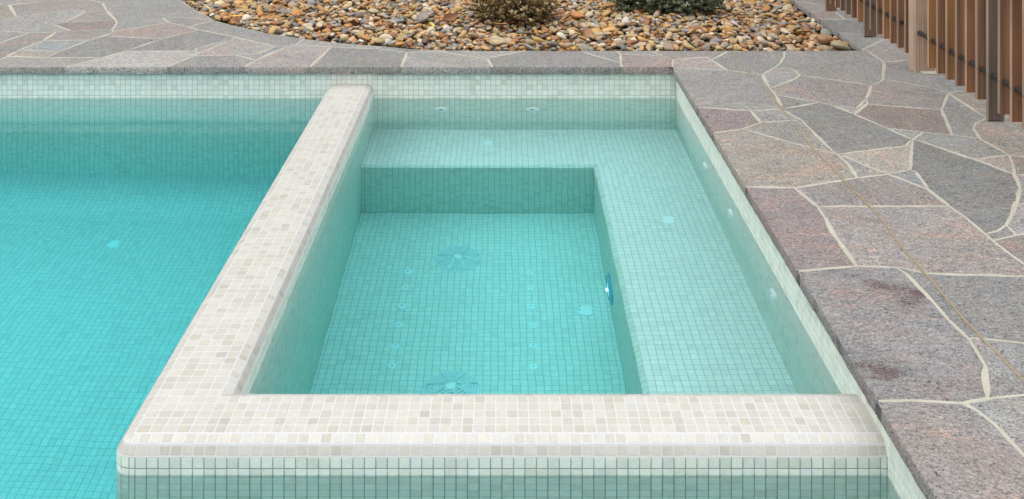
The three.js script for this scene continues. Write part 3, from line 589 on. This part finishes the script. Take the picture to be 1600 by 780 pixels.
  ring((i) => add(inner[i][0], hy(...inner[i]), inner[i][1], 0, 1, 0), (i) => add(out[i][0], hy(out[i][0], out[i][1]) - B * 0.8, out[i][1], N[i][0] * 0.8, 0.6, N[i][1] * 0.8, B));
  ring((i) => add(out[i][0], hy(out[i][0], out[i][1]) - B * 0.8, out[i][1], N[i][0] * 0.8, 0.6, N[i][1] * 0.8, B, along[i]), (i) => { const j = out[i][2] ? (wob[(i * 3) % 40] - 0.5) * 0.004 : 0; add(out[i][0] + N[i][0] * j * 0.6, -thick + (out[i][2] ? (wob[(i * 11) % 40] - 0.5) * 0.0045 : 0), out[i][1] + N[i][1] * j * 0.6, N[i][0], 0, N[i][1], thick, along[i]); });
  const g = new THREE.BufferGeometry();
  g.setAttribute('position', new THREE.Float32BufferAttribute(pos, 3)); g.setAttribute('normal', new THREE.Float32BufferAttribute(nor, 3)); g.setAttribute('uv', new THREE.Float32BufferAttribute(uv, 2)); g.setIndex(idx);
  return mesh('flagstone', g, stoneMat[toneName][seed % 4], paving);
}
// plan outlines run so that the inside is on the left of each edge in (x, z)
STONES.forEach(([t, ...rest], i) => flagstone(rest, t, i + 1));
{ // the paving goes on outside the picture
  const r = rng(808), names = ['grey', 'mauve', 'beigegrey', 'grey2', 'mauve2', 'blue'], cell = 0.42, pts = new Map();
  const pt = (i, j) => { const k = i + ',' + j; if (!pts.has(k)) pts.set(k, [i * cell + (r() - 0.5) * 0.2, j * cell + (r() - 0.5) * 0.2]); return pts.get(k); };
  const shown = ([x, z]) => { if (z > -0.4) return false; const px = x / -z * FOCAL + 787, py = eye.y / -z * FOCAL - 326; return px > -62 && px < 1662 && py > -27 && py < 962; };
  const inBox = ([x, z], a, b, c, d) => x > a && x < b && z > c && z < d;
  const bad = (p) => shown(p) || inBox(p, xL - 0.01, xC + 0.01, zC - 0.01, zN + 0.01) || inBox(p, -4.4, xG, -9, -6.5) || inBox(p, -2.3, xG, -6.6, -5.1) || p[0] > 2.7 || p[0] < -6.4 || p[1] < -8.5 || p[1] > 2.1;
  let n = 400;
  const lay = (q, depth) => {
    const c = [(q[0][0] + q[1][0] + q[2][0] + q[3][0]) / 4, (q[0][1] + q[1][1] + q[2][1] + q[3][1]) / 4], mid = (a, b) => [(a[0] + b[0]) / 2, (a[1] + b[1]) / 2];
    const edge = q.flatMap((a, k) => { const b = q[(k + 1) % 4]; return [0, 0.25, 0.5, 0.75].map((t) => [a[0] + (b[0] - a[0]) * t, a[1] + (b[1] - a[1]) * t]); });
    if (![...edge, c].some(bad)) { flagstone(q, names[Math.floor(r() * names.length)], n++); return; }
    if (depth === 2 || [...edge, c].every(bad)) return;
    const m = q.map((a, k) => mid(a, q[(k + 1) % 4]));
    for (let k = 0; k < 4; k++) lay([q[k], m[k], c, m[(k + 3) % 4]], depth + 1);
  };
  for (let i = -15; i < 7; i++) for (let j = -20; j < 5; j++) lay([pt(i, j), pt(i, j + 1), pt(i + 1, j + 1), pt(i + 1, j)].reverse(), 0);
}
{ // narrow tan strip let into the paving
  const L = [[1.161, -5.130], [1.168, -4.199], [1.159, -3.705], [1.163, -3.425], [1.170, -3.208], [1.171, -3.107], [1.166, -2.761], [1.165, -2.414], [1.170, -2.245], [1.170, -2.091], [1.166, -1.950]];
  const curve = new THREE.CatmullRomCurve3(L.map(([x, z]) => V(x, 0, z)), false, 'centripetal'), N = 90, w = 0.0034, P = [], I = [];
  for (let i = 0; i <= N; i++) {
    const p = curve.getPointAt(i / N), t = curve.getTangentAt(i / N), sx = -t.z, sz = t.x, j = 0.0012 * Math.sin(i * 1.9) + 0.002 * Math.sin(i * 0.53) + 0.003 * Math.sin(i * 0.21);
    for (const [s, y] of [[-1, -0.012], [-0.9, 0.0018], [0, 0.0032], [0.9, 0.0018], [1, -0.012]]) P.push(p.x + sx * (s * w + j), y, p.z + sz * (s * w + j));
    if (i) for (let k = 0; k < 4; k++) { const a = (i - 1) * 5 + k, b = i * 5 + k; I.push(a, a + 1, b + 1, a, b + 1, b); }
  }
  const g = new THREE.BufferGeometry(); g.setAttribute('position', new THREE.Float32BufferAttribute(P, 3)); g.setIndex(I); g.computeVertexNormals();
  tag(mesh('joint_strip', g, std([0.27, 0.205, 0.125], 0.7)), 'long narrow tan strip running diagonally across the flagstones beside the spa', 'joint strip');
}
// ground beyond the paving
kind(mesh('ground', flat([[-90, -90], [90, -90], [90, 90], [-90, 90]], -0.11, 0.05, [[[xL - 0.2, zB - 0.2], [xR + 0.2, zB - 0.2], [xR + 0.2, zN + 0.2], [xL - 0.2, zN + 0.2]]]), std([0.12, 0.10, 0.07], 0.95)), 'structure');

// ---------------------------------------------------------------- pebble bed
const bed = kind(base('pebble_bed'), 'structure');
mesh('soil', flat(bedOutline, -0.075, 0.02), std([0.06, 0.045, 0.03], 1), bed);
const pebbleMap = (() => { const N = 256, a = grid(N, N, 6, 9, 31), b = grid(N, N, 30, 40, 32), c = grid(N, N, 120, 120, 33), d = grid(N, N, 4, 22, 34); return texture(N, N, (k, o) => { const v = 1 + 0.14 * a[k] + 0.12 * b[k] + 0.14 * c[k] + 0.12 * d[k], w = 0.1 * a[k] + 0.06 * d[k]; o[0] = 0.5 * (v + w); o[1] = 0.5 * v; o[2] = 0.5 * (v - w * 1.2); }); })();
const pebbleMat = new THREE.MeshStandardMaterial({ map: pebbleMap, vertexColors: true, roughness: 0.62 });
{
  const r = rng(4242), cellS = 0.01, x0 = -2.9, x1 = xG, z0 = -7.0, z1 = -5.0, NX = Math.ceil((x1 - x0) / cellS), NZ = Math.ceil((z1 - z0) / cellS), H = new Float32Array(NX * NZ).fill(-0.075);
  const edgeZ = (x) => { if (x < GRAVEL_EDGE[0][0]) return -99; for (let i = 0; i + 1 < GRAVEL_EDGE.length; i++) { const [a, za] = GRAVEL_EDGE[i], [b, zb] = GRAVEL_EDGE[i + 1]; if (x >= a && x <= b) return za + (zb - za) * (x - a) / (b - a); } return GRAVEL_EDGE[GRAVEL_EDGE.length - 1][1]; };
  const level = (x, z) => 0.012 + 0.03 * Math.min(1, Math.max(0, (edgeZ(x) - z)) / 0.5) * Math.min(1, (xG - x) / 0.9) - 0.035 * Math.max(0, 1 - (xG - x) / 0.8);
  const shapes = [];
  for (let s = 0; s < 14; s++) {
    const make = (detail) => {
      const q = rng(900 + s), g = mergeVertices((() => { const i = new THREE.IcosahedronGeometry(1, detail); i.deleteAttribute('normal'); i.deleteAttribute('uv'); return i; })(), 1e-4), p = g.attributes.position, dirs = Array.from({ length: 11 }, () => [V(q() - 0.5, q() - 0.5, q() - 0.5).normalize(), 0.6 + 0.36 * q(), q()]);
      const v = V();
      for (let i = 0; i < p.count; i++) {
        v.fromBufferAttribute(p, i); let k = 1;
        for (const [d, cutAt] of dirs) { const t = v.dot(d); if (t > cutAt * 0.9) k = Math.min(k, lerp(1, cutAt * 0.9 / t, 0.9)); }
        k *= 1 + 0.05 * Math.sin(v.x * 3 + s) + 0.05 * Math.sin(v.y * 4 + s * 2) + 0.05 * Math.sin(v.z * 3.5 + s * 3);
        p.setXYZ(i, v.x * k, v.y * k, v.z * k);
      }
      g.computeVertexNormals();
      const uv = new Float32Array(p.count * 2); for (let i = 0; i < p.count; i++) { uv[2 * i] = p.getX(i) * 0.35 + p.getY(i) * 0.2 + s * 0.13; uv[2 * i + 1] = p.getZ(i) * 0.35 + p.getY(i) * 0.3 + s * 0.37; }
      g.setAttribute('uv', new THREE.BufferAttribute(uv, 2));
      return g;
    };
    shapes.push([make(1), make(3)]);
  }
  const palette = [[0.44, 0.20, 0.045, 11], [0.50, 0.29, 0.09, 15], [0.45, 0.31, 0.145, 17], [0.38, 0.28, 0.175, 17], [0.28, 0.23, 0.17, 11], [0.21, 0.20, 0.175, 7], [0.28, 0.275, 0.25, 4], [0.54, 0.43, 0.28, 9], [0.60, 0.54, 0.44, 4], [0.28, 0.115, 0.035, 8], [0.15, 0.10, 0.07, 6], [0.34, 0.155, 0.06, 7], [0.13, 0.13, 0.13, 2]];
  const total = palette.reduce((a, p) => a + p[3], 0);
  const pick = () => { let t = r() * total; for (const p of palette) { t -= p[3]; if (t < 0) return p; } return palette[0]; };
  const stones = [];
  const drop = (x, z, a, b, c, force, color) => {
    if (z > edgeZ(x) - b * 0.72 || x > xG - a * 0.55 || x < x0 + a || z < z0 + a) return;
    let mx = -1, sum = 0, n = 0; const i0 = Math.floor((x - a - x0) / cellS), i1 = Math.ceil((x + a - x0) / cellS), j0 = Math.floor((z - a - z0) / cellS), j1 = Math.ceil((z + a - z0) / cellS), yaw = r() * Math.PI, cy = Math.cos(yaw), sy = Math.sin(yaw);
    const each = (fn) => { for (let i = i0; i <= i1; i++) for (let j = j0; j <= j1; j++) { if (i < 0 || j < 0 || i >= NX || j >= NZ) continue; const dx = x0 + (i + 0.5) * cellS - x, dz = z0 + (j + 0.5) * cellS - z, u = (dx * cy - dz * sy) / a, v = (dx * sy + dz * cy) / b, q = u * u + v * v; if (q < 1) fn(i * NZ + j, Math.sqrt(1 - q), u, v); } };
    let gu = 0, gv = 0;
    each((k, t, u, v) => { mx = Math.max(mx, H[k]); sum += H[k]; n++; gu += H[k] * u; gv += H[k] * v; });
    if (!n) return; const mean = sum / n, rest = lerp(mean, mx, 0.55);
    if (!force && rest + c * 0.9 > level(x, z)) return;
    const y = rest + c * 0.72;
    each((k, t) => { H[k] = Math.max(H[k], y + c * t * 0.92); });
    const e = new THREE.Euler((r() - 0.5) * 0.95 + gv / n * 14, yaw, (r() - 0.5) * 0.8 + gu / n * 14, 'YXZ');
    const p = color || pick(), f = 0.6 + 0.3 * r(), grey = (p[0] + p[1] + p[2]) / 3 * 0.05;
    stones.push({ m: new THREE.Matrix4().compose(V(x, y, z), new THREE.Quaternion().setFromEuler(e), V(a, c, b)), s: Math.floor(r() * shapes.length), c: [2 * (p[0] * 0.95 + grey) * f, 2 * (p[1] * 0.95 + grey) * f * (0.95 + 0.1 * r()), 2 * (p[2] * 0.95 + grey) * f * (0.9 + 0.2 * r())], size: a * Math.max(b, c) / (z * z), x, z });
  };
  for (let k = 0; k < 26000; k++) {
    const s = k < 1500 ? 0.028 + 0.018 * r() : k < 8500 ? 0.018 + 0.018 * r() : 0.0135 + 0.024 * r() * r() + (r() < 0.1 ? 0.012 : 0), x = x0 + (x1 - x0) * r(), z = z0 + (z1 - z0) * r();
    const a = s * (1 + 0.55 * r() * r()), b = s * (0.66 + 0.3 * r()), c = s * (0.36 + 0.28 * r());
    drop(x, z, a, b, c, false);
  }
  // the larger stones that stand out
  drop(-0.46, -5.66, 0.062, 0.045, 0.03, true, [0.24, 0.20, 0.175]); drop(1.13, -5.98, 0.06, 0.045, 0.034, true, [0.27, 0.18, 0.13]); drop(-0.03, -5.2, 0.05, 0.04, 0.03, true, [0.47, 0.36, 0.2]); drop(0.42, -5.68, 0.042, 0.034, 0.024, true, [0.45, 0.2, 0.04]);
  drop(1.76, -5.22, 0.055, 0.04, 0.032, true, [0.30, 0.24, 0.15]); drop(1.70, -5.31, 0.042, 0.034, 0.028, true, [0.34, 0.18, 0.07]);
  const inView = (t) => { const px = t.x / -t.z * FOCAL + 787, py = eye.y / -t.z * FOCAL - 326; return px > 0 && px < 1600 && py > 0; };
  const kept = stones;
  kept.sort((p, q) => (inView(q) ? q.size : 0) - (inView(p) ? p.size : 0));
  const shapeOf = (t, d) => { const g = shapes[t.s][d].clone().applyMatrix4(t.m); const n = g.attributes.position.count, C = new Float32Array(n * 3); for (let i = 0; i < n; i++) C.set(t.c, i * 3); g.setAttribute('color', new THREE.BufferAttribute(C, 3)); return g; };
  for (const t of kept.slice(0, 300)) mesh('pebble', shapeOf(t, 1), pebbleMat, bed);
  kind(mesh('pebbles', mergeGeometries(kept.slice(300).map((t) => shapeOf(t, 0))), pebbleMat, bed), 'stuff');
  console.log('pebbles', kept.length);
}

// ---------------------------------------------------------------- fallen leaves
function leafGeometry(l, w, curl, seed) {
  const r = rng(seed), P = [], I = [], n = 9;
  for (let i = 0; i <= n; i++) { const t = i / n, h = w * Math.pow(Math.sin(Math.PI * Math.pow(t, 0.8)), 0.8) + 0.0006, y = curl * Math.pow(2 * t - 1, 2) + 0.002 * (r() - 0.5); for (const s of [-1, -0.5, 0, 0.5, 1]) P.push((t - 0.5) * l, y + Math.abs(s) * curl * 0.9 * h / w, s * h); if (i) for (let k = 0; k < 4; k++) { const a = (i - 1) * 5 + k, b = a + 5; I.push(a, a + 1, b + 1, a, b + 1, b); } }
  const top = P.length / 3; for (let i = 0; i < top; i++) P.push(P[3 * i], P[3 * i + 1] - 0.0008, P[3 * i + 2]);
  const half = I.length; for (let i = 0; i < half; i += 3) I.push(I[i] + top, I[i + 2] + top, I[i + 1] + top);
  const g = new THREE.BufferGeometry(); g.setAttribute('position', new THREE.Float32BufferAttribute(P, 3)); g.setIndex(I); g.computeVertexNormals(); return g;
}
for (const [x, y, z, l, w, curl, c, yaw, tilt, label] of [
  [-1.80, 0.035, -6.24, 0.075, 0.019, 0.010, [0.62, 0.42, 0.03], 0.9, 0.5, 'bright yellow fallen leaf lying on the pebbles near the curved paving edge'],
  [-1.545, 0.025, -5.80, 0.085, 0.014, 0.006, [0.55, 0.27, 0.03], 0.15, 0.1, 'narrow orange fallen leaf lying against the curved edge of the paving'],
  [-0.30, 0.05, -5.63, 0.10, 0.026, 0.022, [0.20, 0.085, 0.035], 0.7, 0.7, 'curled dark brown dead leaf standing among pebbles left of the bronze shrub'],
  [-0.02, 0.042, -5.50, 0.09, 0.024, 0.014, [0.40, 0.19, 0.06], 2.9, 0.15, 'rust coloured dry leaf under the front of the bronze shrub'],
  [-0.40, 0.04, -5.52, 0.06, 0.02, 0.008, [0.50, 0.42, 0.10], 1.9, 0.5, 'pale yellow green leaf on the pebbles beside the big grey stone'],
]) { const m = tag(mesh('fallen_leaf', leafGeometry(l, w, curl, Math.round(l * 1e4)), std(c, 0.6)), label, 'leaf'); m.position.set(x, y, z); m.rotation.set(tilt, yaw, tilt * 0.4, 'YXZ'); }

// ---------------------------------------------------------------- shrubs
function shrub(label, x, z, rx, ry, rz, cy, count, leafLen, colors, seed, stemColor) {
  const o = tag(base('shrub', x, 0, z), label, 'shrub'), r = rng(seed), P = [], N = [], C = [], I = [], stems = [];
  const leaf = (p, dir, c, l) => {
    const up = V(r() - 0.5, r() + 0.3, r() - 0.5).normalize(), side = V().crossVectors(dir, up).normalize(), n = V().crossVectors(side, dir).normalize(), m = P.length / 3, w = l * 0.34;
    for (const [t, s, h] of [[0, 0, 0], [0.45, -1, 0.12], [0.5, 0, 0], [0.45, 1, 0.12], [0.8, -0.62, 0.1], [0.8, 0.62, 0.1], [1, 0, -0.08]]) { const q = p.clone().addScaledVector(dir, t * l).addScaledVector(side, s * w).addScaledVector(n, h * l); P.push(q.x, q.y, q.z); N.push(n.x + side.x * s * 0.3, n.y + side.y * s * 0.3, n.z + side.z * s * 0.3); C.push(...c); }
    I.push(m, m + 2, m + 1, m, m + 3, m + 2, m + 1, m + 2, m + 4, m + 2, m + 3, m + 5, m + 2, m + 6, m + 4, m + 2, m + 5, m + 6);
  };
  for (let k = 0; k < count; k++) {
    const th = r() * 6.283, ph = Math.acos(1 - 1.78 * r()), rad = Math.pow(0.42 + 0.58 * r(), 0.6) * (0.86 + 0.14 * Math.sin(th * 3 + seed) + 0.08 * Math.sin(ph * 7 + th * 5));
    const d = V(Math.sin(ph) * Math.cos(th), Math.cos(ph), Math.sin(ph) * Math.sin(th)), p = V(d.x * rx * rad, Math.max(0.03 + 0.04 * r(), cy + d.y * ry * rad), d.z * rz * rad);
    const out = d.clone().add(V(r() - 0.5, r() * 0.7, r() - 0.5)).normalize(), tip = p.clone().addScaledVector(out, 0.05);
    const n = 9 + Math.floor(r() * 5);
    for (let i = 0; i < n; i++) { const a = i * 2.4 + r(), q = p.clone().lerp(tip, i / n), w = V(Math.cos(a), 0.2 + 0.8 * i / n, Math.sin(a)).addScaledVector(out, 0.5).normalize(), cc = colors[Math.floor(r() * colors.length)], f = 0.75 + 0.5 * r(); leaf(q, w, cc.map((v) => v * f), leafLen * (0.7 + 0.5 * r())); }
    if (k % 4 === 0) stems.push(new THREE.TubeGeometry(new THREE.CatmullRomCurve3([V((r() - 0.5) * 0.06, -0.03, (r() - 0.5) * 0.06), p.clone().multiplyScalar(0.5).setY(p.y * 0.4 + 0.02), p, tip]), 6, 0.0028, 4));
  }
  const g = new THREE.BufferGeometry(); g.setAttribute('position', new THREE.Float32BufferAttribute(P, 3)); g.setAttribute('normal', new THREE.Float32BufferAttribute(N, 3)); g.setAttribute('color', new THREE.Float32BufferAttribute(C, 3)); g.setIndex(I);
  mesh('foliage', g, new THREE.MeshPhysicalMaterial({ vertexColors: true, roughness: 0.5, transmission: 0.25, thickness: 0, side: THREE.DoubleSide }), o);
  mesh('stem', mergeGeometries(stems), std(stemColor, 0.9), o);
  const trunk = []; for (let k = 0; k < 5; k++) { const a = k * 1.256 + r(); trunk.push(new THREE.TubeGeometry(new THREE.CatmullRomCurve3([V(0.02 * Math.cos(a), -0.06, 0.02 * Math.sin(a)), V(0.04 * Math.cos(a), cy * 0.4, 0.04 * Math.sin(a)), V(rx * 0.5 * Math.cos(a), cy * 1.1, rz * 0.5 * Math.sin(a))]), 8, 0.007, 6)); }
  mesh('trunk', mergeGeometries(trunk), std(stemColor, 0.9), o);
}
shrub('dry bronze leaved shrub standing in the middle of the pebbles', 0.085, -5.70, 0.24, 0.19, 0.21, 0.11, 520, 0.025, [[0.42, 0.30, 0.12], [0.52, 0.39, 0.19], [0.28, 0.20, 0.08], [0.17, 0.14, 0.06], [0.62, 0.50, 0.31], [0.22, 0.19, 0.07], [0.36, 0.20, 0.07]], 5, [0.07, 0.045, 0.03]);
shrub('low grey green shrub spreading over the pebbles nearest the fence', 0.98, -5.98, 0.33, 0.19, 0.22, 0.10, 560, 0.026, [[0.13, 0.16, 0.08], [0.20, 0.24, 0.125], [0.27, 0.31, 0.18], [0.09, 0.115, 0.05], [0.36, 0.39, 0.26]], 6, [0.06, 0.045, 0.03]);
shrub('dark shrub at the back of the pebble bed beside the curved paving', -1.35, -6.58, 0.34, 0.24, 0.28, 0.2, 560, 0.019, [[0.05, 0.07, 0.03], [0.08, 0.10, 0.05], [0.12, 0.14, 0.07]], 7, [0.05, 0.04, 0.03]);

// added unseen dark slab, standing in for the dark background mirrored in the water
kind(mesh('wall', box(-45, 40, -0.15, 13.6, -20.6, -20), std([0.085, 0.095, 0.085], 0.9)), 'structure');

// ---------------------------------------------------------------- timber fence
{
  const XF = 78.2 * T, K = FOCAL / 1530 * T;
  const fence = tag(base('timber_fence', XF, 0, -4), 'timber screen fence of upright brown slats threaded on dark steel rods', 'fence');
  const r = rng(99), top = 1.5;
  function slatGeometry(w, h, d, s) {
    const g = new RoundedBoxGeometry(w, h, d, 1, 0.0016), uv = g.attributes.uv, p = g.attributes.position, n = g.attributes.normal, q = rng(s), ou = q(), ov = q();
    for (let i = 0; i < uv.count; i++) { const across = Math.abs(n.getX(i)) > Math.abs(n.getZ(i)) ? p.getZ(i) + 0.3 : p.getX(i); uv.setXY(i, ou + across / 0.16, ov + p.getY(i) / 0.9); }
    return g;
  }
  const litEdgeMats = woodMats.map((m) => { const b = m.clone(); b.color.lerp(col(0.95, 0.70, 0.52), 0.5); return b; });  // left faces lightened; light from the open side put into the colour
  const postShadedMat = postLitMat.clone(); postShadedMat.color.setRGB(0.62, 0.42, 0.29);  // same wood, shade on the other post faces put into the colour
  const shared = [0, 1, 2, 3].map((s) => slatGeometry(0.066, 1, 0.02, s + 40));
  const order = [5, 1, 2, 2, 1, 0, 4, 5, 2, 4, 3, 2, 2, 1, 3, 0, 0, 1, 0, 1, 5, 2, 4, 0, 1, 0, 3, 2, 0, 1, 4];
  const slats = [252.2, 248.5, 244.8, 241.1, 237.4, 234.0, 230.5, 227.0, 223.4, 219.7, 216, 212.2, 208.6, 204.9, 201.3, 197.7, 194.1, 190.4];
  const first = slats.length; for (let k = 0; k < 17; k++) slats.push(180 - 3.68 * k);
  slats.forEach((d, i) => {
    const isFoot = [237.4, 212.2].includes(d) || i === first + 6 || i === first + 13, y0 = isFoot ? 0.004 : 0.0605 + 0.002 * (r() - 0.5);
    const pick = i >= first ? [3, 0, 3, 1, 0, 1, 5, 1, 4, 1, 0, 2, 1, 5, 0, 1, 2][i - first] : order[i % order.length];
    const m = mesh('slat', shared[i % 4], [woodMats[pick], litEdgeMats[pick], woodMats[pick], woodMats[pick], woodMats[pick], woodMats[pick]], fence);
    m.scale.y = top - y0; m.position.set(XF + 0.033, (top + y0) / 2, -d * K - 0.01).sub(fence.position);
    m.rotation.y = (r() - 0.5) * 0.03;
    const s = mesh('screw', new THREE.CylinderGeometry(0.003, 0.003, 0.002, 10), plasticDark, m); s.rotation.z = Math.PI / 2; s.scale.set(1, 1, 1); s.position.set(-0.0335, (0.1875 - (top + y0) / 2) / (top - y0), 0); s.scale.x = 1 / (top - y0);
  });
  const rod = (za, zb, y) => { const g = new THREE.CylinderGeometry(0.0112, 0.0112, Math.abs(zb - za), 14); g.rotateX(Math.PI / 2); const m = mesh('rod', g, std([0.055, 0.052, 0.05], 0.45, { metalness: 0.6 }), fence); m.position.set(XF + 0.019, y, (za + zb) / 2).sub(fence.position); };
  for (const y of [0.1875, 1.32]) { rod(-190 * K - 0.1 + 0.0, -254 * K, y); rod(-187 * K, -118 * K, y); }
  const post = mesh('post', slatGeometry(0.092, 1.56, 0.088, 77), [postShadedMat, postLitMat, postShadedMat, postShadedMat, postShadedMat, postShadedMat], fence); post.position.set(XF + 0.047, 0.778, -187.5 * K).sub(fence.position);
  const pad = mesh('post_base', new RoundedBoxGeometry(0.13, 0.008, 0.10, 1, 0.003), mortarMat, fence); pad.position.set(XF + 0.085, 0.002, -186.2 * K).sub(fence.position);
}
renderer.render(scene, camera);
